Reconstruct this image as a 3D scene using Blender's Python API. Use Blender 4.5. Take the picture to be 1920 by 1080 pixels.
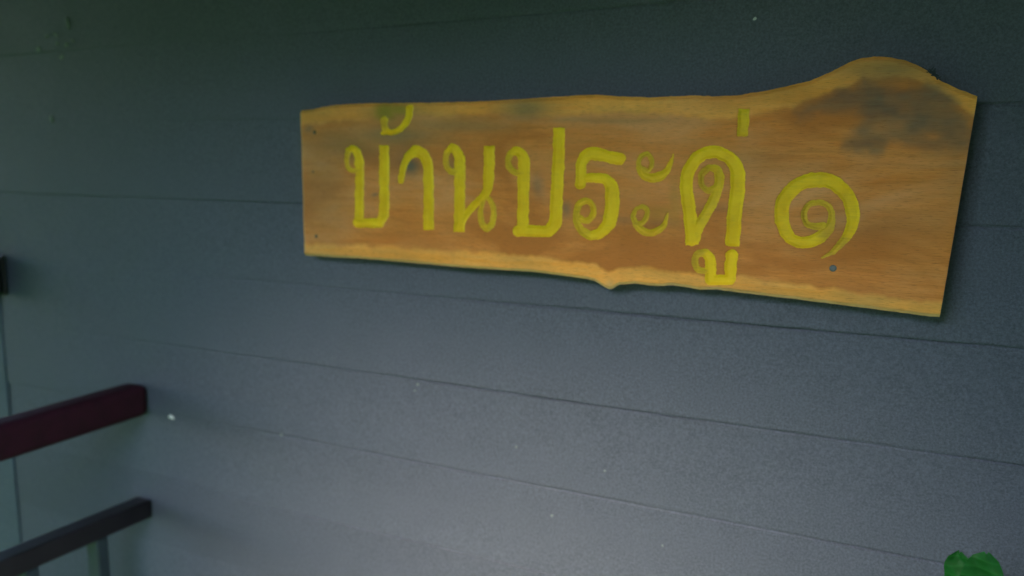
import bpy, bmesh, math, random
import numpy as np
from mathutils import Vector, Matrix

random.seed(7)
RNG = np.random.default_rng(11)
S = bpy.context.scene
for o in list(bpy.data.objects):
    bpy.data.objects.remove(o)
COL = S.collection

# ------------------------------------------------------------------ camera
CAM = Vector((0.0, -1.1619, 1.5))          # 1.16 m from the wall, eye 1.5 m above the porch floor
FPX, PITCH, YAW, ROLL = 1512.15, 0.150848, 0.446461, 0.0073093   # focal length for a 1920 px wide frame
fw = Vector((-math.sin(YAW) * math.cos(PITCH), math.cos(YAW) * math.cos(PITCH), -math.sin(PITCH)))
rt0 = Vector((math.cos(YAW), math.sin(YAW), 0))
up0 = rt0.cross(fw)
rt = math.cos(ROLL) * rt0 + math.sin(ROLL) * up0
up = -math.sin(ROLL) * rt0 + math.cos(ROLL) * up0
cd = bpy.data.cameras.new('camera')
cd.sensor_width = 36.0
cd.lens = FPX / 1920 * 36.0
cd.clip_start, cd.clip_end = 0.02, 500
cd.dof.use_dof = True
cd.dof.focus_distance = 0.98
cd.dof.aperture_fstop = 2.35
cam = bpy.data.objects.new('camera', cd)
COL.objects.link(cam)
cam.matrix_world = Matrix(((rt.x, up.x, -fw.x, CAM.x), (rt.y, up.y, -fw.y, CAM.y),
                           (rt.z, up.z, -fw.z, CAM.z), (0, 0, 0, 1)))
S.camera = cam

# ------------------------------------------------------------------ sky, sun, exposure
SUN_EL, SUN_AZ = math.radians(41), math.radians(-4)     # azimuth off the wall's normal, negative = from the left
W = bpy.data.worlds.new('World')
S.world = W
W.use_nodes = True
nt = W.node_tree
sky = nt.nodes.new('ShaderNodeTexSky')
sky.sky_type = 'NISHITA'
sky.sun_disc = False
sky.sun_elevation = SUN_EL
to_sun = Vector((math.sin(SUN_AZ) * math.cos(SUN_EL), -math.cos(SUN_AZ) * math.cos(SUN_EL), math.sin(SUN_EL)))
sky.sun_rotation = math.atan2(to_sun.x, to_sun.y)
sky.air_density, sky.dust_density, sky.ozone_density = 1.0, 1.0, 1.6
bg = nt.nodes['Background']
nt.links.new(sky.outputs[0], bg.inputs[0])
bg.inputs[1].default_value = 0.15
sl = bpy.data.lights.new('sun', 'SUN')
sl.energy = 0.93
sl.angle = math.radians(34)
sl.color = (1.0, 0.81, 0.58)
sun = bpy.data.objects.new('sun', sl)
COL.objects.link(sun)
sun.rotation_euler = to_sun.to_track_quat('Z', 'Y').to_euler()
sun.location = (0, -6, 8)
S.view_settings.view_transform = 'Standard'
S.view_settings.look = 'None'
S.view_settings.gamma = 1
S.view_settings.use_curve_mapping = False
S.view_settings.exposure = 3.45

# edges of the added blockers; the made-up gap between them shapes the daylight
BLOCK_Y, BLOCK_Z = -1.6, 2.13
OPEN_L, OPEN_R = -1.08, -.13

# ------------------------------------------------------------------ helpers
def tag(o, label=None, cat=None, group=None, kind=None):
    for k, v in (('label', label), ('category', cat), ('group', group), ('kind', kind)):
        if v:
            o[k] = v
    return o

def empty(name, loc):
    o = bpy.data.objects.new(name, None)
    COL.objects.link(o)
    o.location = loc
    o.empty_display_size = 0.05
    return o

def link(name, me, mat, parent=None):
    o = bpy.data.objects.new(name, me)
    COL.objects.link(o)
    if mat:
        me.materials.append(mat)
    if parent:
        o.parent = parent
    return o

def from_bm(name, bm, mat, parent=None, smooth=False):
    me = bpy.data.meshes.new(name)
    bmesh.ops.recalc_face_normals(bm, faces=bm.faces)
    if smooth:
        for f in bm.faces:
            f.smooth = True
    bm.to_mesh(me)
    bm.free()
    return link(name, me, mat, parent)

def box_bm(x0, x1, y0, y1, z0, z1, bev=0.0, seg=2, bm=None):
    bm2 = bmesh.new()
    bmesh.ops.create_cube(bm2, size=1)
    for v in bm2.verts:
        v.co = Vector(((x0 + x1) / 2 + v.co.x * (x1 - x0), (y0 + y1) / 2 + v.co.y * (y1 - y0), (z0 + z1) / 2 + v.co.z * (z1 - z0)))
    if bev:
        bmesh.ops.bevel(bm2, geom=bm2.edges[:], offset=bev, segments=seg, affect='EDGES', profile=0.6)
    if bm is None:
        return bm2
    tmp = bpy.data.meshes.new('tmp')
    bm2.to_mesh(tmp)
    bm.from_mesh(tmp)
    bpy.data.meshes.remove(tmp)
    bm2.free()
    return bm

def tube_bm(pts, radii, n=14, bm=None, cap=True):
    bm = bm or bmesh.new()
    pts = [Vector(p) for p in pts]
    rings = []
    for i, p in enumerate(pts):
        d = (pts[min(i + 1, len(pts) - 1)] - pts[max(i - 1, 0)]).normalized()
        a = d.orthogonal().normalized() if abs(d.z) < .9 else Vector((1, 0, 0))
        a = (a - d * a.dot(d)).normalized()
        b = d.cross(a)
        rings.append([bm.verts.new(p + radii[i] * (math.cos(2 * math.pi * k / n) * a + math.sin(2 * math.pi * k / n) * b)) for k in range(n)])
    for r0, r1 in zip(rings, rings[1:]):
        for k in range(n):
            bm.faces.new((r0[k], r0[(k + 1) % n], r1[(k + 1) % n], r1[k]))
    if cap:
        bm.faces.new(rings[0][::-1])
        bm.faces.new(rings[-1])
    return bm

class Nodes:
    def __init__(self, name):
        self.m = bpy.data.materials.new(name)
        self.m.use_nodes = True
        self.t = self.m.node_tree
        self.b = self.t.nodes['Principled BSDF']
    def n(self, typ, **kw):
        nd = self.t.nodes.new(typ)
        for k, v in kw.items():
            if isinstance(k, str) and k.startswith('i_'):
                nd.inputs[k[2:].replace('_', ' ')].default_value = v
            else:
                setattr(nd, k, v)
        return nd
    def l(self, a, b):
        self.t.links.new(a, b)
    def coords(self, scale=(1, 1, 1), kind='Object', loc=(0, 0, 0)):
        tc = self.n('ShaderNodeTexCoord')
        mp = self.n('ShaderNodeMapping')
        mp.inputs['Scale'].default_value = scale
        mp.inputs['Location'].default_value = loc
        self.l(tc.outputs[kind], mp.inputs[0])
        return mp.outputs[0]
    def noise(self, vec, scale, detail=4, rough=.55, dist=0.0):
        nd = self.n('ShaderNodeTexNoise')
        nd.inputs['Scale'].default_value = scale
        nd.inputs['Detail'].default_value = detail
        nd.inputs['Roughness'].default_value = rough
        nd.inputs['Distortion'].default_value = dist
        self.l(vec, nd.inputs['Vector'])
        return nd.outputs['Fac']
    def rng(self, fac, a, b, c, d, smooth=False):
        nd = self.n('ShaderNodeMapRange')
        if smooth:
            nd.interpolation_type = 'SMOOTHSTEP'
        for i, v in enumerate((a, b, c, d)):
            nd.inputs[1 + i].default_value = v
        self.l(fac, nd.inputs[0])
        return nd.outputs[0]
    def mix(self, fac, a, b, mode='MIX'):
        nd = self.n('ShaderNodeMix', data_type='RGBA', blend_type=mode)
        for s, v in ((nd.inputs[0], fac), (nd.inputs[6], a), (nd.inputs[7], b)):
            if isinstance(v, (int, float)):
                s.default_value = v
            elif isinstance(v, tuple):
                s.default_value = (*v, 1)
            else:
                self.l(v, s)
        return nd.outputs[2]
    def math(self, op, a, b=None):
        nd = self.n('ShaderNodeMath', operation=op)
        for s, v in ((nd.inputs[0], a), (nd.inputs[1], b)):
            if v is None:
                continue
            if isinstance(v, (int, float)):
                s.default_value = v
            else:
                self.l(v, s)
        return nd.outputs[0]
    def attr(self, name):
        return self.n('ShaderNodeAttribute', attribute_name=name).outputs['Fac']
    def bump(self, h, strength, dist):
        nd = self.n('ShaderNodeBump')
        nd.inputs['Strength'].default_value = strength
        nd.inputs['Distance'].default_value = dist
        self.l(h, nd.inputs['Height'])
        self.l(nd.outputs[0], self.b.inputs['Normal'])
    def done(self, col=None, rough=.6, spec=.4):
        if col is not None:
            if isinstance(col, tuple):
                self.b.inputs['Base Color'].default_value = (*col, 1)
            else:
                self.l(col, self.b.inputs['Base Color'])
        if isinstance(rough, (int, float)):
            self.b.inputs['Roughness'].default_value = rough
        else:
            self.l(rough, self.b.inputs['Roughness'])
        self.b.inputs['Specular IOR Level'].default_value = spec
        return self.m

# ------------------------------------------------------------------ materials
def m_wall(name, base, tint):
    k = Nodes(name)
    v = k.coords(kind='Object')
    vs = k.coords((3, 1, 60))
    big = k.noise(v, 2.2, 3)
    mid = k.noise(v, 17, 5, .6)
    streak = k.noise(vs, 6, 5, .6, .4)
    fine = k.noise(v, 300, 3, .8)
    dark = tuple(c * .80 for c in base)
    lite = tuple(c * 1.14 for c in base)
    c = k.mix(k.rng(mid, .3, .7, 0, 1), dark, lite)
    c = k.mix(k.rng(big, .35, .65, 0, .4), c, tint)
    c = k.mix(k.rng(streak, .35, .7, 0, .35), c, tuple(x * .82 for x in base))
    c = k.mix(k.rng(fine, .32, .68, 0, .9), c, tuple(x * 1.75 for x in base))
    rnd = k.n('ShaderNodeObjectInfo').outputs['Random']
    hsv = k.n('ShaderNodeHueSaturation')
    k.l(k.rng(rnd, 0, 1, .93, 1.05), hsv.inputs['Value'])
    k.l(c, hsv.inputs['Color'])
    h = k.math('ADD', k.math('MULTIPLY', streak, .6), k.math('MULTIPLY', fine, .5))
    k.bump(h, .35, .0012)
    return k.done(hsv.outputs[0], k.rng(mid, .3, .7, .6, .72), .2)

M_WALL = m_wall('grey_wall_paint', (.066, .0745, .101), (.064, .078, .093))
M_TRIM = m_wall('teal_grey_trim_paint', (.060, .080, .108), (.058, .083, .098))

def m_wood():
    k = Nodes('oiled_slab_wood')
    v = k.coords()
    vg = k.coords((1.3, 14, 14))
    g1 = k.noise(vg, 4.5, 6, .62, 1.2)
    g2 = k.noise(k.coords((2.2, 60, 20)), 7, 4, .6, .3)
    blot = k.noise(k.coords((1, 2.6, 2)), 7, 4, .6)
    pore = k.noise(k.coords((14, 190, 30)), 6, 2, .6)
    heart = k.mix(k.rng(g1, .3, .7, 0, 1), (.64, .195, .028), (.76, .285, .060))
    wv = k.n('ShaderNodeTexWave', wave_type='BANDS', bands_direction='Y')
    wv.inputs['Scale'].default_value = 17
    wv.inputs['Distortion'].default_value = 9
    wv.inputs['Detail'].default_value = 3
    wv.inputs['Detail Scale'].default_value = 1.2
    k.l(k.coords((.28, 1, 1)), wv.inputs['Vector'])
    heart = k.mix(k.rng(wv.outputs['Fac'], .6, .95, 0, .2), heart, (.36, .13, .022))
    heart = k.mix(k.rng(blot, .38, .68, 0, .75), heart, (.68, .29, .085))
    heart = k.mix(k.rng(g2, .5, .75, 0, .5), heart, (.46, .165, .022))
    broad = k.noise(k.coords((1, 2.2, 1), loc=(3.62, 1.25, 0)), 4.2, 3, .6, .6)
    heart = k.mix(k.rng(broad, .5, .62, 0, .9), heart, (.52, .17, .028))
    heart = k.mix(k.rng(broad, .47, .33, 0, .7), heart, (.74, .34, .13))
    sapc = k.mix(k.rng(g1, .3, .7, 0, 1), (.92, .365, .045), (.94, .455, .11))
    sapc = k.mix(k.rng(blot, .42, .7, 0, .6), sapc, (.42, .24, .06))
    c = k.mix(k.attr('sap'), heart, sapc)
    c = k.mix(k.attr('pale'), c, (.56, .40, .20))
    grime = k.mix(k.rng(g2, .3, .7, 0, 1), (.16, .14, .085), (.26, .19, .08))
    c = k.mix(k.attr('grime'), c, grime)
    stn = k.mix(k.rng(g1, .3, .7, 0, 1), (.15, .098, .066), (.23, .155, .095))
    c = k.mix(k.attr('stain'), c, stn)
    c = k.mix(k.attr('greypatch'), c, (.12, .125, .10))
    c = k.mix(k.attr('smudge'), c, (.30, .235, .02))
    c = k.mix(k.rng(pore, .54, .74, 0, .5), c, (.16, .06, .02))
    h = k.math('ADD', k.math('MULTIPLY', g2, .5), k.math('MULTIPLY', pore, -.5))
    k.bump(h, .3, .0015)
    return k.done(c, k.rng(g2, .3, .7, .5, .68), .2)
M_WOOD = m_wood()

def m_endwood():
    k = Nodes('sawn_slab_edge')
    g = k.noise(k.coords((1, 10, 10)), 9, 5)
    c = k.mix(k.rng(g, .3, .7, 0, 1), (.30, .22, .13), (.45, .33, .19))
    k.bump(g, .4, .002)
    return k.done(c, .75, .3)
M_EDGE = m_endwood()

def m_paint():
    k = Nodes('yellow_letter_paint')
    n1 = k.noise(k.coords((1, 1, 1)), 60, 4, .6)
    n2 = k.noise(k.coords((6, 60, 10)), 8, 4, .65)
    n3 = k.noise(k.coords((1, 1, 1)), 22, 3, .6)
    yel = k.mix(k.rng(n3, .3, .7, 0, 1), (.84, .505, .005), (.95, .655, .015))
    wood = k.mix(k.rng(n2, .3, .7, 0, 1), (.30, .155, .045), (.42, .24, .07))
    cover = k.math('ADD', k.attr('cover'), k.rng(k.math('ADD', k.math('MULTIPLY', n1, .5), k.math('MULTIPLY', n2, .5)), .3, .7, -.24, .14))
    c = k.mix(k.rng(cover, .05, .95, 0, 1), wood, yel)
    k.bump(n1, .25, .001)
    return k.done(c, .6, .2)
M_PAINT = m_paint()

def m_simple(name, base, rough=.5, spec=.4, var=.25, scale=30, bump=.15):
    k = Nodes(name)
    n = k.noise(k.coords(), scale, 5, .6)
    c = k.mix(k.rng(n, .3, .7, 0, 1), tuple(x * (1 - var) for x in base), tuple(min(1, x * (1 + var)) for x in base))
    k.bump(n, bump, .002)
    return k.done(c, k.rng(n, .3, .7, rough * .85, min(1, rough * 1.15)), spec)

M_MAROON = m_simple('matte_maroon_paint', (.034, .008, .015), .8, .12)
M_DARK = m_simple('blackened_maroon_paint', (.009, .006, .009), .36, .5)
M_BALU = m_simple('blue_grey_baluster_paint', (.022, .032, .042), .5)
M_BLACK = m_simple('black_metal', (.008, .009, .009), .5)
M_CHIP = m_simple('white_paint_chip', (.38, .40, .40), .6)
M_PALE = m_simple('pale_scuff', (.18, .21, .20), .8)
M_BRIGHT = m_simple('bright_white', (.92, .92, .90), .3)  # plain bright white for the dash beside the upper rail end
M_NAIL = m_simple('rusty_nail_head', (.12, .095, .05), .6)
M_FILL = m_simple('grey_nail_head', (.13, .14, .14), .5)
M_FLOOR = m_simple('green_bounce_floor', (.05, .19, .02), .55, .4)  # green picked to bounce green light onto the upper wall
M_TIMBER = m_simple('dark_roof_timber', (.045, .04, .032), .7)
M_ROOF = m_simple('green_bounce_ceiling', (.07, .21, .04), .7)  # underside of the added roof, green to tint the upper wall
M_GRASS = m_simple('unseen_lawn_bounce', (.035, .13, .012), .9, .2, .4, 3)  # unseen grass, its green chosen for the light it bounces
M_BARK = m_simple('tree_bark', (.09, .07, .05), .9, .2)
M_TREE = m_simple('tree_foliage', (.055, .13, .012), .7, .3, .4, 2)
def add_translucent(m, col, f):
    t = m.node_tree
    tr = t.nodes.new('ShaderNodeBsdfTranslucent'); tr.inputs[0].default_value = (*col, 1)
    mx = t.nodes.new('ShaderNodeMixShader'); mx.inputs[0].default_value = f
    t.links.new(t.nodes['Principled BSDF'].outputs[0], mx.inputs[1]); t.links.new(tr.outputs[0], mx.inputs[2])
    t.links.new(mx.outputs[0], t.nodes['Material Output'].inputs[0])
add_translucent(M_TREE, (.16, .36, .02), .5)                 # sun shines through the leaves
M_POT = m_simple('clay_pot', (.28, .12, .07), .75)
M_SOIL = m_simple('potting_soil', (.03, .022, .016), .95)
M_STEM = m_simple('green_stem', (.05, .10, .025), .6)

def m_leaf():
    k = Nodes('bright_green_leaf')
    n = k.noise(k.coords(), 35, 3)
    c = k.mix(k.rng(n, .3, .7, 0, 1), (.005, .085, .011), (.011, .125, .022))
    wv = k.n('ShaderNodeTexWave', wave_type='BANDS', bands_direction='Y')
    wv.inputs['Scale'].default_value = 32
    wv.inputs['Distortion'].default_value = 1.5
    k.l(k.coords(), wv.inputs['Vector'])
    c = k.mix(k.rng(wv.outputs['Fac'], .8, 1, 0, .3), c, (.03, .20, .04))
    k.bump(k.math('ADD', n, wv.outputs['Fac']), .25, .002)
    m = k.done(c, .55, .2)
    tr = k.n('ShaderNodeBsdfTranslucent')
    tr.inputs[0].default_value = (.02, .12, .016, 1)
    mx = k.n('ShaderNodeMixShader')
    mx.inputs[0].default_value = .25
    k.l(k.b.outputs[0], mx.inputs[1])
    k.l(tr.outputs[0], mx.inputs[2])
    k.l(mx.outputs[0], k.t.nodes['Material Output'].inputs[0])
    return m
M_LEAF = m_leaf()

# ------------------------------------------------------------------ photo measurements -> points of the place
CAMn = np.array(CAM); RTn = np.array(rt); UPn = np.array(up); FWn = np.array(fw)
def rays(px, py):
    px = np.asarray(px, float); py = np.asarray(py, float)
    return ((px - 960) / FPX)[..., None] * RTn - ((py - 540) / FPX)[..., None] * UPn + FWn
def on_plane(px, py, p0, n):
    d = rays(px, py)
    t = ((p0 - CAMn) @ n) / (d @ n)
    return CAMn + d * t[..., None]
def wall_pt(px, py):
    return Vector(on_plane(np.array([px]), np.array([py]), np.array([0, 0, 0.]), np.array([0, 1., 0]))[0])
def to_px(P):
    q = np.asarray(P, float) - CAMn
    z = q @ FWn
    return 960 + FPX * (q @ RTn) / z, 540 - FPX * (q @ UPn) / z

# ------------------------------------------------------------------ ground, floor
def sheet(name, x0, x1, y0, y1, z, mat):
    bm = bmesh.new()
    bm.faces.new([bm.verts.new(p) for p in ((x0, y0, z), (x1, y0, z), (x1, y1, z), (x0, y1, z))])
    return tag(from_bm(name, bm, mat), kind='structure')
sheet('ground', -150, 150, -150, 150, -0.75, M_GRASS)

floor = empty('porch_floor', (0, 0, 0))
tag(floor, kind='structure')
fb = box_bm(-.5, .5, -.069, .069, -.03, 0, .003, 1)
me = bpy.data.meshes.new('floor_board'); fb.to_mesh(me); fb.free(); me.materials.append(M_FLOOR)
for i in range(14):
    o = bpy.data.objects.new('floor_board', me)
    COL.objects.link(o); o.parent = floor
    o.location = (-.15, -.06 - .14 * i, -.002 * random.random()); o.scale = (3.6, 1, 1)

# ------------------------------------------------------------------ the plank wall
Z0, STEP, XV = 1.72847, .15, -1.8852
wall = tag(empty('plank_wall', (0, 0, 0)), 'grey painted house wall of wide horizontal lapped planks behind the sign', 'wall')
X1 = 1.5
def plank_mesh(wob):
    bm = bmesh.new()
    sec = [(.020, .010), (.0035, .010), (.0035, -.0014), (.0016, -.0036), (-.0012, -STEP + .004), (-.0008, -STEP + .0018), (.0008, -STEP + .0006), (.020, -STEP + .0006)]
    xs = np.linspace(XV + .0015, X1, 150)
    rows = []
    for x in xs:
        dz = .0003 * math.sin(x * 57 + 5 * wob) + .0006 * math.sin(x * 3.1 + wob) + .0004 * math.sin(x * 9.7 + 2 * wob)
        dy = .0009 * math.sin(x * 2.3 + 1.7 * wob)
        seam = max(.15, min(1.0, (x + 1.5) / .95)) * (.75 + .2 * math.sin(7 * x + wob) + .16 * math.sin(31 * x + 3 * wob) + .12 * math.sin(83 * x)) * (.55 if wob < 1.5 else 1)   # joints filled with old paint towards the left
        ring = []
        for y, z in sec:
            yy = y
            if y == .0035: yy = .0016 + .0029 * seam
            if z < -.1 and y < .01: yy = y + .0022 * (1 - seam)
            ring.append(bm.verts.new((x, yy + (dy if y < .01 else 0), z + (dz if z < -.1 else 0))))
        rows.append(ring)
    m = len(sec)
    for a, b in zip(rows, rows[1:]):
        for j in range(m):
            bm.faces.new((a[j], b[j], b[(j + 1) % m], a[(j + 1) % m]))
    bm.faces.new(rows[0]); bm.faces.new(rows[-1][::-1])
    bmesh.ops.recalc_face_normals(bm, faces=bm.faces)
    me = bpy.data.meshes.new('siding_plank')
    bm.to_mesh(me); bm.free()
    me.materials.append(M_WALL)
    return me
planks = {}
for k in range(-6, 12):
    o = bpy.data.objects.new('siding_plank', plank_mesh(k * 1.37))
    COL.objects.link(o); o.parent = wall
    o.location = (0, random.uniform(-.00015, .00015), Z0 - k * STEP)
    planks[k] = o
bm = bmesh.new()
box_bm(-2.4, X1, .021, .10, -.05, 2.75, bm=bm)
from_bm('wall_core', bm, M_TIMBER, wall)
from_bm('corner_board', box_bm(XV - .24, XV - .0022, -.002, .0205, -.05, 2.7, .0015, 1), M_TRIM, wall)

# flecks and scuffs of paint on the planks
def plank_of(z):
    return planks[max(-6, min(11, int(math.floor((Z0 - z) / STEP))))]
def front_y(z):
    f = ((Z0 - z) / STEP) % 1
    return .0018 - .003 * f
def fleck(px, py, w, h, mat, name='paint_fleck', ang=0, th=.0009, seed=0, label=None):
    r = random.Random(seed)
    p = wall_pt(px, py)
    par = plank_of(p.z)
    sc = (p - CAM).dot(fw) / FPX
    bm = bmesh.new()
    n = 11
    ring = []
    for i in range(n):
        a = 2 * math.pi * i / n
        q = r.uniform(.65, 1.15)
        x, z = math.cos(a) * w * sc / 2 * q, math.sin(a) * h * sc / 2 * q
        ring.append((x * math.cos(ang) - z * math.sin(ang), x * math.sin(ang) + z * math.cos(ang)))
    lo = [bm.verts.new((x, .001, z)) for x, z in ring]
    hi = [bm.verts.new((x * .8, -th, z * .8)) for x, z in ring]
    bm.faces.new(hi)
    for i in range(n):
        bm.faces.new((lo[i], lo[(i + 1) % n], hi[(i + 1) % n], hi[i]))
    o = from_bm(name, bm, mat, par)
    o.location = Vector((p.x, front_y(p.z) + random.uniform(-.0002, 0), p.z)) - par.location
    if label:
        o['label'] = label
    return o
fleck(320, 782, 17, 7, M_BRIGHT, ang=-.2, th=.003, seed=3, label='bright white fleck right of the upper rail end')
for i, (x, y, w, h) in enumerate([(1415, 35, 7, 7), (1035, 967, 6, 6), (782, 721, 6, 5), (777, 733, 4, 4), (1242, 1023, 4, 5), (1134, 883, 4, 4),
                                  (528, 815, 6, 5), (1140, 338, 6, 6), (968, 838, 5, 5), (1140, 338, 3, 3)]):
    fleck(x, y, w, h, M_CHIP if i < 1 else M_PALE, seed=20 + i)
for i, (x, y, w, h, a) in enumerate([(73, 92, 13, 9, 0), (114, 107, 14, 9, .3), (127, 44, 5, 26, .12), (104, 65, 22, 5, -.5), (125, 84, 9, 8, 0),
                                     (108, 82, 7, 8, 0), (97, 222, 11, 16, .4), (88, 68, 10, 5, .2), (136, 76, 10, 4, -.6)]):
    fleck(x, y, w, h, M_PALE, name='scuff_mark', ang=a, th=.0005, seed=60 + i)

# ------------------------------------------------------------------ the sign
SN = np.array([.0075, 1.0, -.046]); SN /= np.linalg.norm(SN)
SP = np.array([-.978, -.029, 1.46])
def sign_pts(px, py):
    return on_plane(px, py, SP, SN)
AU = np.array([1.0, -.0075, 0]); AU /= np.linalg.norm(AU)        # along the slab
AV = np.cross(SN, AU); AV = AV if AV[2] > 0 else -AV              # up the slab
AN = np.cross(AU, AV)                                             # out of the slab, towards the viewer
if AN[1] > 0: AN = -AN
C0 = sign_pts(np.array([1180.]), np.array([350.]))[0]
def sign_uv(px, py):
    q = sign_pts(np.asarray(px, float), np.asarray(py, float)) - C0
    return q @ AU, q @ AV
def uvp(pts):
    a = np.array(pts, float)
    u, v = sign_uv(a[:, 0], a[:, 1])
    return u, v
TOP = [(563, 207), (585, 204.5), (605, 200), (630, 196), (690, 193), (800, 192), (880, 190), (960, 186), (1040, 181), (1085, 178), (1120, 177), (1160, 180), (1220, 182),
       (1300, 178), (1340, 180), (1380, 178), (1430, 170), (1480, 160), (1520, 150), (1560, 133), (1590, 117), (1615, 108), (1640, 105), (1670, 107), (1700, 113),
       (1722, 122), (1738, 131), (1750, 141), (1765, 151), (1790, 163), (1815, 173), (1833, 180)]
BOT = [(571, 479), (620, 482), (680, 485), (740, 490), (800, 495.5), (860, 501), (920, 505), (1000, 510), (1060, 518), (1100, 523), (1116, 528), (1130, 537), (1140, 542), (1146, 542),
       (1152, 538), (1160, 534), (1187, 532), (1233, 537), (1260, 535), (1292, 540), (1312, 544), (1342, 543), (1396, 550), (1480, 560), (1560, 570), (1640, 580), (1700, 588), (1745, 594), (1762, 595)]
SAPT = [(560, 237), (568, 236), (619, 231), (682, 227), (720, 220), (776, 216), (823, 223), (920, 214), (1014, 224), (1093, 218), (1172, 215), (1266, 220), (1330, 226), (1390, 225), (1480, 205), (1540, 185),
        (1590, 162), (1620, 150), (1670, 147), (1720, 155), (1765, 175), (1790, 197), (1820, 217), (1835, 226)]
SAPB = [(560, 456), (571, 456), (636, 457), (732, 461), (815, 465), (875, 469), (1000, 479), (1083, 490), (1117, 495), (1142, 510), (1167, 502), (1198, 500), (1260, 505), (1292, 508), (1312, 514), (1396, 518),
        (1490, 532), (1640, 550), (1770, 566), (1800, 570)]

def smooth1(t):
    t = np.clip(t, 0, 1)
    return t * t * (3 - 2 * t)
def vnoise(x, y, seed, octs=3):
    r = np.random.default_rng(seed)
    tot = 0; amp = 1; s = 0
    for _ in range(octs):
        g = r.random((64, 64))
        xi = np.floor(x).astype(int); yi = np.floor(y).astype(int)
        fx = x - xi; fy = y - yi
        fx = fx * fx * (3 - 2 * fx); fy = fy * fy * (3 - 2 * fy)
        a = g[xi % 64, yi % 64] * (1 - fx) + g[(xi + 1) % 64, yi % 64] * fx
        b = g[xi % 64, (yi + 1) % 64] * (1 - fx) + g[(xi + 1) % 64, (yi + 1) % 64] * fx
        tot = tot + amp * (a * (1 - fy) + b * fy); s += amp
        amp *= .5; x = x * 2.03 + 3.1; y = y * 2.03 + 1.7
    return tot / s

tu, tv = uvp(TOP); bu, bv = uvp(BOT)
NU, NV = 960, 270
# the slab's ends are straight saw cuts; its long edges are the natural edges of the trunk
gu = np.linspace(0, 1, NU); gv = np.linspace(0, 1, NV)
GT_u = tu[0] + (tu[-1] - tu[0]) * gu; GB_u = bu[0] + (bu[-1] - bu[0]) * gu
jit = (vnoise(gu * 160, gu * 0 + .5, 5, 3) - .5) * .0016
GT_v = np.interp(GT_u, tu, tv) + jit
GB_v = np.interp(GB_u, bu, bv) + (vnoise(gu * 140, gu * 0 + .5, 6, 3) - .5) * .0012
U = GB_u[:, None] * (1 - gv) + GT_u[:, None] * gv
V = GB_v[:, None] * (1 - gv) + GT_v[:, None] * gv
P3 = C0 + U[..., None] * AU + V[..., None] * AV
PX, PY = to_px(P3)

# lettering: strokes measured as (x, y, width) in enlarged views (x0, y0, scale) of the board
def zst(v, strokes):
    out = []
    for s in strokes:
        pts = s[0]
        out.append(([(v[0] + x / v[2], v[1] + y / v[2], 1.0 * w / v[2]) for x, y, w in pts], s[1] if len(s) > 1 else '', s[2] if len(s) > 2 else 1.0))
    return out
ZA, ZB, ZC, ZD, ZE = (640, 180, 4.155), (820, 230, 4.696), (1060, 250, 5.141), (1260, 190, 3.0), (1430, 310, 5.685)
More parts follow.
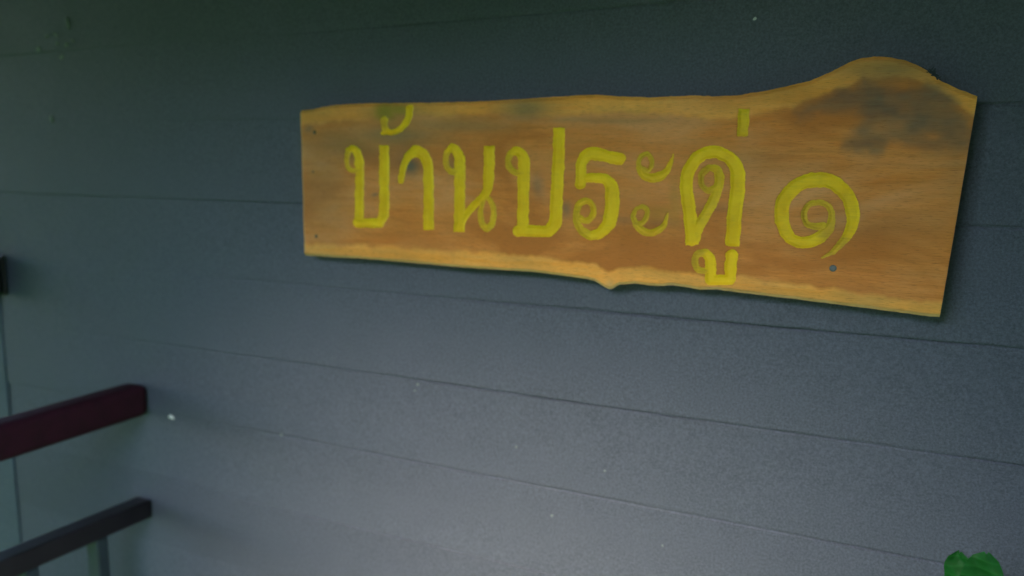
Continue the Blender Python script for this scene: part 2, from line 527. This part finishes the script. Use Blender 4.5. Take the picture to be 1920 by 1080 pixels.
# flags: 's' flat start, 'e' flat end; third value = how well the paint covers
LETTERS = [
 ('บ', zst(ZA, [([(112, 585, 38), (75, 580, 38), (46, 545, 36), (40, 490, 38), (55, 425, 44)], '', .72),
                ([(55, 425, 40), (90, 408, 50), (120, 440, 60), (137, 520, 68), (138, 940, 70)],),
                ([(122, 990, 72), (300, 990, 72)],), ([(300, 988, 72), (322, 950, 76), (330, 900, 78), (330, 383, 76)], 'e')])),
 ('้', zst(ZA, [([(318, 288, 26), (345, 268, 44), (380, 282, 46), (430, 272, 46), (490, 225, 48), (525, 160, 52), (530, 95, 56)], '', 1.0),
                ([(338, 280, 44), (335, 190, 60)], '', .7)])),
 ('า', zst(ZA, [([(465, 660, 46), (468, 610, 50), (485, 535, 54), (525, 465, 64), (585, 428, 88), (640, 462, 84), (668, 525, 80), (678, 600, 78), (678, 1045, 80)], 'e')])),
 ('น', zst(ZB, [([(165, 435, 48), (120, 432, 48), (82, 390, 44), (72, 320, 48), (85, 260, 56)], '', .72),
                ([(85, 260, 52), (130, 222, 72), (175, 265, 85), (195, 340, 95), (192, 960, 95)], 'e'),
                ([(215, 880, 60), (260, 800, 62), (330, 720, 64), (410, 640, 66), (440, 590, 78), (450, 500, 92), (455, 205, 92)], 'e'),
                ([(400, 690, 44), (380, 790, 44), (395, 890, 55), (435, 930, 62), (480, 890, 50), (497, 800, 44), (475, 700, 46), (440, 665, 40)], '', .75)])),
 ('ป', zst(ZB, [([(740, 440, 60), (690, 440, 54), (640, 405, 52), (620, 340, 54), (640, 275, 62)], '', .72),
                ([(640, 275, 58), (695, 245, 78), (745, 285, 90), (762, 360, 100), (758, 500, 102), (750, 900, 96)],),
                ([(712, 952, 98), (980, 957, 98)],), ([(985, 952, 104), (1035, 880, 110), (1045, 700, 110), (1065, 300, 105), (1070, 46, 98)], 'e')])),
 ('ร', zst(ZC, [([(138, 510, 104), (145, 400, 95), (155, 290, 100), (215, 205, 120), (300, 197, 130), (400, 222, 112), (480, 240, 116), (532, 245, 116)], 'se'),
                ([(190, 430, 80), (300, 425, 92), (390, 445, 100), (440, 500, 120), (450, 580, 134), (445, 750, 140), (415, 870, 130), (340, 960, 95), (240, 990, 80)],),
                ([(240, 990, 80), (150, 930, 75), (105, 850, 60), (105, 760, 62), (135, 680, 66), (200, 650, 58), (260, 690, 52), (272, 760, 54), (240, 825, 56), (185, 845, 54), (140, 815, 54)], '', .75)])),
 ('ะ', zst(ZC, [([(770, 352, 38), (722, 330, 40), (705, 270, 40), (740, 212, 42), (790, 197, 44), (828, 240, 42), (832, 310, 40), (800, 355, 40), (765, 362, 40)], '', .66),
                ([(710, 335, 50), (750, 400, 72), (830, 432, 85), (920, 412, 78), (985, 350, 58), (1010, 290, 42), (1040, 200, 10)], '', .85),
                ([(680, 868, 44), (740, 868, 42), (785, 810, 42), (785, 740, 42), (735, 705, 38), (677, 740, 42), (654, 810, 44), (680, 880, 56)], '', .66),
                ([(680, 885, 56), (760, 950, 72), (840, 957, 68), (920, 920, 62), (965, 860, 44), (985, 770, 10)], '', .72)])),
 ('ด', zst(ZD, [([(240, 490, 34), (200, 503, 34), (166, 470, 32), (166, 410, 34), (205, 372, 36)], '', .6),
                ([(205, 372, 34), (252, 385, 48), (268, 430, 52), (252, 500, 55), (210, 600, 56), (150, 700, 60)], '', .8),
                ([(150, 700, 60), (122, 770, 70)], '', .95),
                ([(112, 808, 70), (100, 640, 72), (80, 500, 70), (86, 410, 70), (130, 330, 70), (195, 288, 68), (260, 288, 68), (325, 322, 72), (365, 385, 80), (370, 460, 82), (355, 600, 80), (338, 815, 78)], 'se')])),
 ('ู', zst(ZD, [([(195, 955, 34), (145, 945, 34), (127, 895, 34), (147, 855, 38), (185, 852, 45)], '', .6),
                ([(185, 852, 45), (213, 890, 54), (218, 940, 60), (215, 990, 60)],), ([(214, 1004, 56), (325, 1004, 56)],),
                ([(325, 1000, 60), (330, 930, 66), (338, 853, 70)], 'e')])),
 ('่', zst(ZD, [([(404, 44, 64), (396, 196, 60)], 'se', .82)])),
 ('๑', zst(ZE, [([(640, 980, 20), (730, 940, 45), (810, 860, 75), (890, 770, 90)], '', .62),
                ([(890, 770, 90), (950, 650, 120), (962, 520, 140), (930, 380, 150), (850, 260, 150), (720, 172, 155), (580, 152, 155), (430, 182, 150), (300, 270, 150), (215, 400, 150), (202, 540, 150), (230, 680, 140), (300, 780, 122), (400, 822, 118), (520, 812, 126), (620, 762, 128)], '', .92),
                ([(620, 762, 128), (700, 680, 108), (735, 580, 74), (730, 490, 62), (690, 430, 56), (600, 395, 52), (500, 415, 52), (447, 480, 56), (442, 560, 58), (480, 628, 60), (560, 650, 66), (640, 650, 90)], '', .62)])),
]
def catmull(pts, n=5):
    a = np.array(pts, float)
    if len(a) < 3:
        return a
    out = []
    for i in range(len(a) - 1):
        p0 = a[max(i - 1, 0)]; p1 = a[i]; p2 = a[i + 1]; p3 = a[min(i + 2, len(a) - 1)]
        d = np.linalg.norm(p2[:2] - p1[:2])
        for t in np.linspace(0, 1, n, endpoint=False):
            # finite-difference tangents limited so long straights stay straight
            m1 = (p2 - p0); m2 = (p3 - p1)
            m1 = m1 / max(np.linalg.norm(m1[:2]), 1e-6) * d; m2 = m2 / max(np.linalg.norm(m2[:2]), 1e-6) * d
            h = (2*t**3 - 3*t**2 + 1)*p1 + (t**3 - 2*t**2 + t)*m1*.8 + (-2*t**3 + 3*t**2)*p2 + (t**3 - t**2)*m2*.8
            h[2] = p1[2] * (1 - t) + p2[2] * t
            out.append(h)
    out.append(a[-1])
    return np.array(out)
def stroke_field(strokes):
    """signed distance (photo px) to the painted strokes, and the paint cover, on the board's grid"""
    allp = np.array([p for s in strokes for p in s[0]])
    x0, x1, y0, y1 = allp[:, 0].min() - 30, allp[:, 0].max() + 30, allp[:, 1].min() - 30, allp[:, 1].max() + 30
    M = (PX > x0) & (PX < x1) & (PY > y0) & (PY < y1)
    ii = np.where(M.any(1))[0]; jj = np.where(M.any(0))[0]
    sl = (slice(ii[0], ii[-1] + 1), slice(jj[0], jj[-1] + 1))
    X = PX[sl] + (vnoise(PX[sl] / 9, PY[sl] / 9, 41, 3) - .5) * 3.4
    Y = PY[sl] + (vnoise(PX[sl] / 9, PY[sl] / 9, 42, 3) - .5) * 3.4
    D = np.full(X.shape, 99.0); CV = np.zeros(X.shape); WT = np.full(X.shape, 1e-9)
    for pts, flags, cov in strokes:
        a = catmull(pts)
        n = len(a) - 1
        for i in range(n):
            p, q = a[i], a[i + 1]
            d = q[:2] - p[:2]; L = max(np.hypot(*d), 1e-6); d = d / L
            t = ((X - p[0]) * d[0] + (Y - p[1]) * d[1])
            tc = np.clip(t, 0, L)
            ds = np.hypot(X - p[0] - tc * d[0], Y - p[1] - tc * d[1]) - (p[2] + (q[2] - p[2]) * tc / L) / 2
            if i == 0 and 's' in flags: ds = np.maximum(ds, -t)
            if i == n - 1 and 'e' in flags: ds = np.maximum(ds, t - L)
            wgt = np.exp(-np.clip(ds, -6, 40) / 2.0)
            CV += wgt * cov; WT += wgt
            D = np.minimum(D, ds)
    return sl, D, CV / WT
DALL = np.full(PX.shape, 99.0)
fields = []
for ch, st in LETTERS:
    sl, D, CV = stroke_field(st)
    DALL[sl] = np.minimum(DALL[sl], D)
    fields.append((ch, sl, D, CV))

# relief: carved letters, rounded natural edges, slightly uneven planed face
eb = (V - GB_v[:, None]); et = (GT_v[:, None] - V)
H = (vnoise(U * 9 + 20, V * 30 + 20, 3, 3) - .5) * .0022
H -= .0032 * (1 - smooth1(eb / .005)) + .0035 * (1 - smooth1(et / .006))
H0 = H.copy()
H = H - .0066 * smooth1(-(DALL - 0.8) / 3.4)

# masks for the wood's own colours
wob = (vnoise(U * 22 + 9, V * 22 + 9, 21, 3) - .5) * 12
st_y = np.interp(PX, *np.array(SAPT).T); sb_y = np.interp(PX, *np.array(SAPB).T)
w2 = (vnoise(U * 60 + 4, V * 15 + 9, 22, 3) - .5) * 13
sap = np.maximum(smooth1((st_y - PY + w2 - 4) / 12 + .5), smooth1((PY - sb_y + w2 - 2) / 10 + .5))
sap *= np.where(PY < (st_y + sb_y) / 2, .45 + .75 * np.clip(vnoise(U * 7 + 2, V * 16 + 7, 33, 3) * 1.5 - .25, 0, 1), .8 + .35 * vnoise(U * 12 + 2, V * 14 + 7, 34, 3))
sap = np.clip(sap, 0, 1)
def poly_sd(poly, X, Y):
    poly = np.array(poly, float)
    d = np.full(X.shape, 1e9); ins = np.zeros(X.shape, bool)
    for a, b in zip(poly, np.roll(poly, -1, 0)):
        e = b - a
        t = np.clip(((X - a[0]) * e[0] + (Y - a[1]) * e[1]) / (e @ e), 0, 1)
        d = np.minimum(d, np.hypot(X - a[0] - t * e[0], Y - a[1] - t * e[1]))
        c = ((a[1] > Y) != (b[1] > Y)) & (X < (b[0] - a[0]) * (Y - a[1]) / ((b[1] - a[1]) if b[1] != a[1] else 1e-9) + a[0])
        ins ^= c
    return np.where(ins, -d, d)
z3 = lambda pts: [(1240 + x / 2, 80 + y / 2) for x, y in pts]
STAIN = z3([(500, 262), (620, 207), (700, 172), (760, 142), (860, 160), (920, 172), (1000, 150), (1060, 185), (1100, 225), (1140, 262), (1172, 270), (1160, 400), (1090, 398), (1000, 395),
            (940, 385), (860, 368), (800, 410), (740, 415), (680, 392), (720, 340), (760, 290), (730, 245), (600, 252), (520, 278)])
wobs = (vnoise(U * 55 + 9, V * 70 + 9, 23, 3) - .5) * 26
sd = poly_sd(STAIN, PX, PY) + wobs
stain = smooth1(.5 - sd / 36) * (.42 + .70 * vnoise(U * 38 + 3, V * 60 + 2, 24, 3))
for cx, cy, rx, ry, a in [(1650, 238, 26, 16, .6), (1750, 256, 16, 9, .55), (1700, 205, 16, 10, .3)]:
    stain *= 1 - a * np.exp(-((PX - cx) / rx) ** 2 - ((PY - cy) / ry) ** 2)
stain = np.clip(stain, 0, .95)
gp = np.zeros(PX.shape); gr = np.zeros(PX.shape); sm = np.zeros(PX.shape)
for cx, cy, rx, ry, a in [(770, 312, 20, 17, .9), (760, 300, 42, 30, .35), (848, 310, 14, 24, .35), (1009, 350, 12, 22, .5), (1062, 392, 10, 14, .55), (703, 365, 8, 4, .6), (578, 240, 10, 7, .5),
                          (1345, 390, 60, 10, .2), (1165, 412, 34, 9, .25), (1240, 418, 40, 9, .2), (1535, 430, 25, 10, .25), (1560, 410, 60, 40, .12)]:
    gp = np.maximum(gp, a * np.exp(-((PX - cx + wob) / rx) ** 2 - ((PY - cy + wob * .6) / ry) ** 2))
for cx, cy, rx, ry, a in [(606, 340, 55, 140, .38), (1650, 420, 120, 30, .18), (1420, 300, 90, 30, .22), (640, 270, 100, 40, .55), (740, 255, 90, 22, .7), (985, 205, 45, 22, .75), (860, 235, 120, 14, .5), (1670, 130, 80, 22, .65), (740, 215, 60, 20, .45), (620, 400, 60, 60, .2), (1795, 300, 30, 80, .25), (1130, 226, 120, 6, .4)]:
    gr = np.maximum(gr, a * np.exp(-((PX - cx + wob) / rx) ** 2 - ((PY - cy + wob * .5) / ry) ** 2))
for cx, cy, rx, ry, a in [(722, 208, 20, 17, .9), (745, 205, 26, 10, .75), (1243, 400, 30, 14, .28), (1265, 380, 12, 50, .25)]:
    sm = np.maximum(sm, a * np.exp(-(np.abs(PX - cx) / rx) ** 3 - (np.abs(PY - cy) / ry) ** 3))
pale = .8 * (1 - smooth1((eb - .0015) / .0045)) * (.6 + .5 * vnoise(U * 40, V * 40, 29, 2))
pale = np.maximum(pale, .5 * np.exp(-((PX - 1143) / 10) ** 2 - ((PY - 536) / 9) ** 2))
pale = np.maximum(pale, .55 * (1 - smooth1((U - (GB_u[0] * (1 - gv) + GT_u[0] * gv)) / .004)))

def grid_mesh(name, co, mask=None):
    n0, n1 = co.shape[:2]
    idx = np.arange(n0 * n1).reshape(n0, n1)
    q = np.stack([idx[:-1, :-1], idx[1:, :-1], idx[1:, 1:], idx[:-1, 1:]], -1).reshape(-1, 4)
    if mask is not None:
        c = (mask[:-1, :-1] | mask[1:, :-1] | mask[1:, 1:] | mask[:-1, 1:]).reshape(-1)
        q = q[c]
    used, inv = np.unique(q, return_inverse=True)
    q = inv.reshape(-1, 4)
    v = co.reshape(-1, 3)[used]
    me = bpy.data.meshes.new(name)
    me.vertices.add(len(v)); me.vertices.foreach_set('co', v.astype(np.float32).ravel())
    me.loops.add(q.size); me.loops.foreach_set('vertex_index', q.astype(np.int32).ravel())
    me.polygons.add(len(q)); me.polygons.foreach_set('loop_start', np.arange(0, q.size, 4, dtype=np.int32))
    me.update(calc_edges=True)
    me.polygons.foreach_set('use_smooth', np.ones(len(q), bool))
    return me, used
def put_attr(me, name, arr):
    a = me.attributes.new(name, 'FLOAT', 'POINT')
    a.data.foreach_set('value', np.ascontiguousarray(arr, dtype=np.float32).ravel())

sign = empty('wooden_sign', Vector(C0))
tag(sign, 'live edge wooden slab sign with carved yellow Thai lettering on the plank wall', 'sign')
ROT = Matrix(((AU[0], AV[0], AN[0]), (AU[1], AV[1], AN[1]), (AU[2], AV[2], AN[2])))
sign.rotation_euler = ROT.to_euler()
co = np.stack([U, V, H], -1)
me, used = grid_mesh('board_face', co)
for nm, arr in (('sap', sap), ('stain', stain), ('greypatch', gp), ('grime', gr), ('smudge', sm), ('pale', pale)):
    put_attr(me, nm, arr.reshape(-1)[used])
link('board_face', me, M_WOOD, sign)
# edges and back of the slab: rings from the face's rim backwards
TH = .022
rim = [(i, 0) for i in range(NU)] + [(NU - 1, j) for j in range(1, NV)] + [(i, NV - 1) for i in range(NU - 2, -1, -1)] + [(0, j) for j in range(NV - 2, 0, -1)]
rim = rim[::3]
rc = np.array([(U[i, j], V[i, j], H[i, j]) for i, j in rim])
nr = len(rc)
cen = rc[:, :2].mean(0)
out = np.roll(rc[:, :2], -1, 0) - np.roll(rc[:, :2], 1, 0)
out = np.stack([out[:, 1], -out[:, 0]], -1); out /= np.linalg.norm(out, axis=1)[:, None] + 1e-9
rings = []
for f, ins in ((0, 0), (.25, .0006), (.6, .0012), (1, .004)):
    r = rc.copy()
    r[:, :2] -= out * (ins + .0012 * (RNG.random(nr)[:, None] - .5) * (f > 0))
    r[:, 2] = rc[:, 2] * (1 - f) - TH * f
    rings.append(r)
vs = np.concatenate(rings + [np.array([[cen[0], cen[1], -TH]])])
faces = []
for k in range(3):
    for i in range(nr):
        a, b = k * nr + i, k * nr + (i + 1) % nr
        faces.append((a, b, b + nr, a + nr))
for i in range(nr):
    faces.append((3 * nr + i, 3 * nr + (i + 1) % nr, len(vs) - 1))
me = bpy.data.meshes.new('board_edge')
me.from_pydata([tuple(v) for v in vs], [], faces)
link('board_edge', me, M_EDGE, sign)
# one mesh for every carved and painted character
for ch, sl, D, CV in fields:
    hz = H0[sl] - .0008 - .0027 * smooth1(-D / 5.5) + .0008 * (vnoise(PX[sl] / 6, PY[sl] / 6, 51, 2) - .5)
    co = np.stack([U[sl], V[sl], hz], -1)
    co[..., 2] = np.where(D > 1.6, H0[sl] - .004, co[..., 2])
    me, used = grid_mesh('painted_letter', co, D < 3.0)
    put_attr(me, 'cover', CV.reshape(-1)[used])
    o = link('painted_letter', me, M_PAINT, sign)
    o['label'] = 'carved yellow character ' + ch
# nails through the slab and the hidden spacer that holds its right end off the wall
for x, y, r, m in ((590, 248, 3.6, M_NAIL), (593, 443, 3.6, M_NAIL), (587, 322, 2.2, M_NAIL), (1562, 503, 6.5, M_FILL)):
    u, v = sign_uv([x], [y])
    sc = FPX / float((sign_pts(np.array([float(x)]), np.array([float(y)]))[0] - CAMn) @ FWn)
    rr = r / sc
    o = from_bm('nail_head', tube_bm([(0, 0, -.004), (0, 0, .0004), (0, 0, .0010)], [rr, rr, rr * .7], 14), m, sign, True)
    i = int(np.argmin((PX - x).__abs__().sum(1))); 
    dd = (PX - x) ** 2 + (PY - y) ** 2
    hh = H.reshape(-1)[int(np.argmin(dd))]
    o.location = (float(u[0]), float(v[0]), float(hh))
u, v = sign_uv([1700.], [330.])
from_bm('spacer_block', box_bm(float(u[0]) - .03, float(u[0]) + .03, float(v[0]) - .03, float(v[0]) + .03, -TH - .030, -TH + .001, .002, 1), M_EDGE, sign)
# a torn wisp of bark at the top right of the slab
bm = bmesh.new()
rr = random.Random(5)
for i in range(16):
    x, y = rr.gauss(1748, 9), rr.gauss(137, 6)
    u, v = sign_uv([x], [y])
    a = rr.uniform(0, math.pi); L = rr.uniform(.003, .007); w = rr.uniform(.0006, .0014)
    dx, dy = math.cos(a), math.sin(a)
    z0 = rr.uniform(-.008, -.003); z1 = z0 + rr.uniform(-.003, .003)
    p = [(-L, -w, z0), (L, -w * .5, z1), (L, w * .5, z1 + .0005), (-L, w, z0 + .0005)]
    bm.faces.new([bm.verts.new((float(u[0]) + q[0] * dx - q[1] * dy, float(v[0]) + q[0] * dy + q[1] * dx, q[2])) for q in p])
tag(from_bm('bark_fibre', bm, M_BALU, sign), kind='stuff')

# ------------------------------------------------------------------ the railing that meets the wall at the left
RX = -1.437
def rail_y(px, z):
    """where along the rail (perpendicular to the wall) the photo column px lies"""
    ys = np.linspace(-.002, -1.2, 1200)
    a, _ = to_px(np.stack([np.full_like(ys, RX), ys, np.full_like(ys, z)], -1))
    return float(ys[int(np.argmin(np.abs(a - px)))])
rail = tag(empty('porch_railing', (RX, 0, 0)), 'dark maroon porch railing ending against the grey wall at lower left', 'railing')
zt, zl = 1.5 - .496, 1.5 - .740
YE = -1.552
from_bm('handrail', box_bm(-.026, .032, YE, -.003, zt - .034, zt + .034, .017, 4), M_MAROON, rail, True)
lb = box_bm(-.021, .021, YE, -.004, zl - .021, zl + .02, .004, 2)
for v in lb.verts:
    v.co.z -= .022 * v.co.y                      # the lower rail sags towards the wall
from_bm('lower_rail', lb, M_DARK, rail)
yb1, yb2 = rail_y(184, zl - .05), rail_y(53, zl - .05)
gap = yb1 - yb2
bme = None
y = yb1 + gap * math.floor((-.03 - yb1) / gap)
while y > YE + .08:
    if bme is None:
        b0 = from_bm('baluster', box_bm(-.018, .018, -.013, .013, 0, zl - .0205 - .05, .003, 1), M_BALU, rail)
        bme = b0.data
    else:
        b0 = bpy.data.objects.new('baluster', bme); COL.objects.link(b0); b0.parent = rail
    b0.location = (0, y, .05)
    b0.scale.z = (zl - .0205 - .05 - .022 * y) / (zl - .0205 - .05)
    y -= gap
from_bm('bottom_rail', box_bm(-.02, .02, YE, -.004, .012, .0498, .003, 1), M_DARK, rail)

# ------------------------------------------------------------------ plain black box built for an unclear dark shape, far left edge
lp = Vector(on_plane(np.array([-27.]), np.array([517.]), np.array([0, -.03, 0.]), np.array([0, 1., 0]))[0])
fixt = tag(empty('wall_fixture', (lp.x, -.003, lp.z)), 'small black box fixture on the wall at the far left edge, mostly cropped', 'fixture')
from_bm('back_plate', box_bm(-.034, .034, -.008, 0, -.046, .046, .003, 2), M_BLACK, fixt)
from_bm('fixture_body', box_bm(-.036, .036, -.036, -.0082, -.045, .045, .013, 4), M_BLACK, fixt, True)

# ------------------------------------------------------------------ potted plant at the lower right
def px_at(px, py, t):
    d = rays(np.array([px]), np.array([py]))[0]
    return Vector(CAMn + d * t)
tip = px_at(1835, 1060, .86)
plant = tag(empty('potted_plant', (tip.x - .01, tip.y + .01, 0)), 'broad green leaf of a potted plant at the lower right corner', 'plant')
base = plant.location.copy()
pot = bmesh.new()
prof = [(.085, 0), (.09, .01), (.125, .24), (.14, .245), (.14, .275), (.128, .275), (.122, .245)]
nn = 28
rg = [[pot.verts.new((r * math.cos(2 * math.pi * i / nn), r * math.sin(2 * math.pi * i / nn), z)) for i in range(nn)] for r, z in prof]
for a, b in zip(rg, rg[1:]):
    for i in range(nn):
        pot.faces.new((a[i], a[(i + 1) % nn], b[(i + 1) % nn], b[i]))
pot.faces.new(rg[0][::-1])
from_bm('pot', pot, M_POT, plant, False)
soil = bmesh.new()
bmesh.ops.create_circle(soil, cap_ends=True, radius=.1215, segments=28)
bmesh.ops.translate(soil, verts=soil.verts, vec=(0, 0, .247))
from_bm('soil', soil, M_SOIL, plant)
top = tip - base
from_bm('stem', tube_bm([(0, 0, .24), (.006, .004, .45), (-.004, .0, .7), (top.x * .6, top.y * .6, top.z - .075)], [.008, .007, .006, .003], 10), M_STEM, plant, True)
def leaf_mesh(L, Wd, curl, notch=0.0, seed=0, blunt=2.2):
    r = random.Random(seed)
    bm = bmesh.new()
    n = 14; m = 8
    rows = []
    for i in range(n + 1):
        t = i / n
        w = Wd * (1 - abs(2 * t - 1) ** blunt) ** .5 if 0 < t < 1 else Wd * .12
        w = max(w, Wd * .1)
        row = []
        for j in range(-m // 2, m // 2 + 1):
            s = j / (m / 2)
            x = s * w * (1 + .05 * math.sin(9 * t + seed))
            y = L * t + notch * L * (abs(s) - .4) * (t ** 6)
            z = .12 * abs(s) ** 1.5 * w - curl * t * t * L + .004 * math.sin(t * 14 + 3 * s + seed)
            row.append(bm.verts.new((x, y, z)))
        rows.append(row)
    for a, b in zip(rows, rows[1:]):
        for j in range(m):
            bm.faces.new((a[j], a[j + 1], b[j + 1], b[j]))
    bmesh.ops.recalc_face_normals(bm, faces=bm.faces)
    for f in bm.faces: f.smooth = True
    me = bpy.data.meshes.new('leaf')
    bm.to_mesh(me); bm.free()
    me.materials.append(M_LEAF)
    return me
def put_leaf(me, pos, direction, facing):
    d = Vector(direction).normalized()
    f = Vector(facing); f = (f - d * f.dot(d)).normalized()
    x = d.cross(f)
    o = bpy.data.objects.new('leaf', me); COL.objects.link(o); o.parent = plant
    o.matrix_local = Matrix(((x.x, d.x, f.x, pos[0]), (x.y, d.y, f.y, pos[1]), (x.z, d.z, f.z, pos[2]), (0, 0, 0, 1)))
    return o
toward = (CAM - tip).normalized()
put_leaf(leaf_mesh(.092, .021, .08, 0.0, 1, 2.6), top + Vector((-.002, 0, -.079)), Vector((.10, 0, 1)), toward + Vector((.15, 0, .25)))
put_leaf(leaf_mesh(.080, .0185, .06, 0.0, 5, 2.4), top + Vector((-.006, .012, -.076)), Vector((-.16, .05, 1)), toward + Vector((-.3, 0, .3)))
lm = [leaf_mesh(.12, .034, .35, 0, 2), leaf_mesh(.10, .03, .25, 0, 4)]
for i in range(13):
    a = i * 2.4
    z = top.z - .16 - .042 * i
    put_leaf(lm[i % 2], Vector((0, 0, z)), Vector((math.cos(a), math.sin(a), -.1)), Vector((0, 0, 1)))

# ------------------------------------------------------------------ unseen roof, screens, blind and greenery added to shape the daylight
roof = tag(empty('added_roof', (0, 0, 2.5)), 'unseen sloping roof added to keep sky light off the upper wall', 'roof')
bm = bmesh.new()
RZ = BLOCK_Z - 2.5
v = [bm.verts.new(p) for p in ((-5, .1, .15), (5, .1, .15), (5, BLOCK_Y, RZ), (-5, BLOCK_Y, RZ),
                               (-5, .1, .18), (5, .1, .18), (5, BLOCK_Y, RZ + .03), (-5, BLOCK_Y, RZ + .03))]
for f in ((0, 1, 2, 3), (7, 6, 5, 4), (0, 4, 5, 1), (1, 5, 6, 2), (2, 6, 7, 3), (3, 7, 4, 0)):
    bm.faces.new([v[i] for i in f])
from_bm('roof_sheet', bm, M_ROOF, roof)
from_bm('fascia', box_bm(-5, 5, BLOCK_Y - .025, BLOCK_Y - .002, RZ - .02, RZ + .09, .002, 1), M_TIMBER, roof)
for x0, x1, side in ((-2.5, OPEN_L, 'left'), (OPEN_R, 4, 'right')):  # unseen screens added to leave a narrow gap for daylight
    scr = tag(empty('added_screen', ((x0 + x1) / 2, BLOCK_Y + .03, 0)), 'unseen screen added to block daylight, %s of the entrance opening' % side, 'screen', 'unseen screens added to shape the daylight')
    hw = (x1 - x0) / 2
    n = int((x1 - x0) / .2)
    bme = None
    for i in range(n):
        w = (x1 - x0) / n
        if bme is None:
            o = from_bm('screen_board', box_bm(-w / 2 + .001, w / 2 - .001, -.012, .012, -.7, BLOCK_Z + .02, .002, 1), M_TIMBER, scr)
            bme = o.data
        else:
            o = bpy.data.objects.new('screen_board', bme); COL.objects.link(o); o.parent = scr
        o.location = (-hw + (i + .5) * w, 0, 0)

blind = tag(empty('added_blind', (-3.6, BLOCK_Y + .06, BLOCK_Z - .02)), 'unseen blind added left of the screens to cut light on the wall', 'blind')  # unseen slats added to darken the upper left of the wall
sm = bpy.data.meshes.new('slat')
sb = box_bm(-1.08, 1.08, -.004, .004, -.014, .014, .002, 1); sb.to_mesh(sm); sb.free(); sm.materials.append(M_TIMBER)
for i in range(30):
    o = bpy.data.objects.new('slat', sm); COL.objects.link(o); o.parent = blind
    o.location = (0, 0, -.016 - .0288 * i)

def tree(x, y, h, r, seed, label):  # unseen greenery added for its green cast on the wall
    rr = random.Random(seed)
    t = tag(empty('added_tree', (x, y, -.75)), label, 'tree', 'unseen trees added for green light')
    from_bm('trunk', tube_bm([(0, 0, 0), (.05, .03, h * .3), (-.04, .02, h * .6), (0, 0, h * .85)], [.16, .12, .09, .04], 10), M_BARK, t, True)
    n = 2600
    vs, fs = [], []
    for i in range(n):
        th = rr.uniform(0, 2 * math.pi); ph = math.acos(rr.uniform(-1, 1)); q = rr.random() ** .4 * r * (.8 + .25 * math.sin(3 * th + seed) * math.sin(2 * ph))
        c = Vector((q * math.sin(ph) * math.cos(th), q * math.sin(ph) * math.sin(th), h * .66 + q * math.cos(ph) * .9))
        a = Vector((rr.gauss(0, 1), rr.gauss(0, 1), rr.gauss(0, 1))).normalized(); b = a.orthogonal().normalized()
        s = rr.uniform(.09, .17)
        k = len(vs)
        vs += [tuple(c - a * s), tuple(c + b * s * .5), tuple(c + a * s), tuple(c - b * s * .5)]
        fs.append((k, k + 1, k + 2, k + 3))
    me = bpy.data.meshes.new('crown'); me.from_pydata(vs, [], fs)
    link('crown', me, M_TREE, t)
for i, (x, y, h, r, what) in enumerate([(-5.4, -6.2, 4.6, 2.0, 'round unseen tree added at the left end of the row behind the viewer'),
                                        (-2.2, -8.2, 3.9, 1.8, 'low bushy unseen tree added left of centre behind the viewer'),
                                        (1.3, -8.0, 4.1, 1.9, 'bushy unseen tree added right of centre behind the viewer'),
                                        (4.8, -6.4, 4.8, 2.2, 'tall unseen tree added at the right end of the row behind the viewer')]):
    tree(x, y, h, r, i + 1, what)

# a clipped hedge added behind the viewer to block low sky and green the light
unseen_hedge = tag(empty('unseen_hedge', (0, -5.4, -.75)), 'long clipped green hedge added behind the viewer to block and tint light', 'unseen_hedge')
rr = random.Random(77)
vs, fs = [], []
for i in range(9000):
    c = Vector((rr.uniform(-8, 8), rr.gauss(0, .28), 3.7 * rr.random() ** .8 + rr.gauss(0, .06)))
    a = Vector((rr.gauss(0, 1), rr.gauss(0, 1), rr.gauss(0, 1))).normalized(); b = a.orthogonal().normalized()
    q = rr.uniform(.08, .15); k = len(vs)
    vs += [tuple(c - a * q), tuple(c + b * q * .6), tuple(c + a * q), tuple(c - b * q * .6)]
    fs.append((k, k + 1, k + 2, k + 3))
me = bpy.data.meshes.new('hedge_foliage'); me.from_pydata(vs, [], fs)
tag(link('hedge_foliage', me, M_TREE, unseen_hedge), kind='stuff')
from_bm('hedge_branches', tube_bm([(-8, 0, .1), (0, 0, .1), (8, 0, .1)], [.06, .06, .06], 8), M_BARK, unseen_hedge)
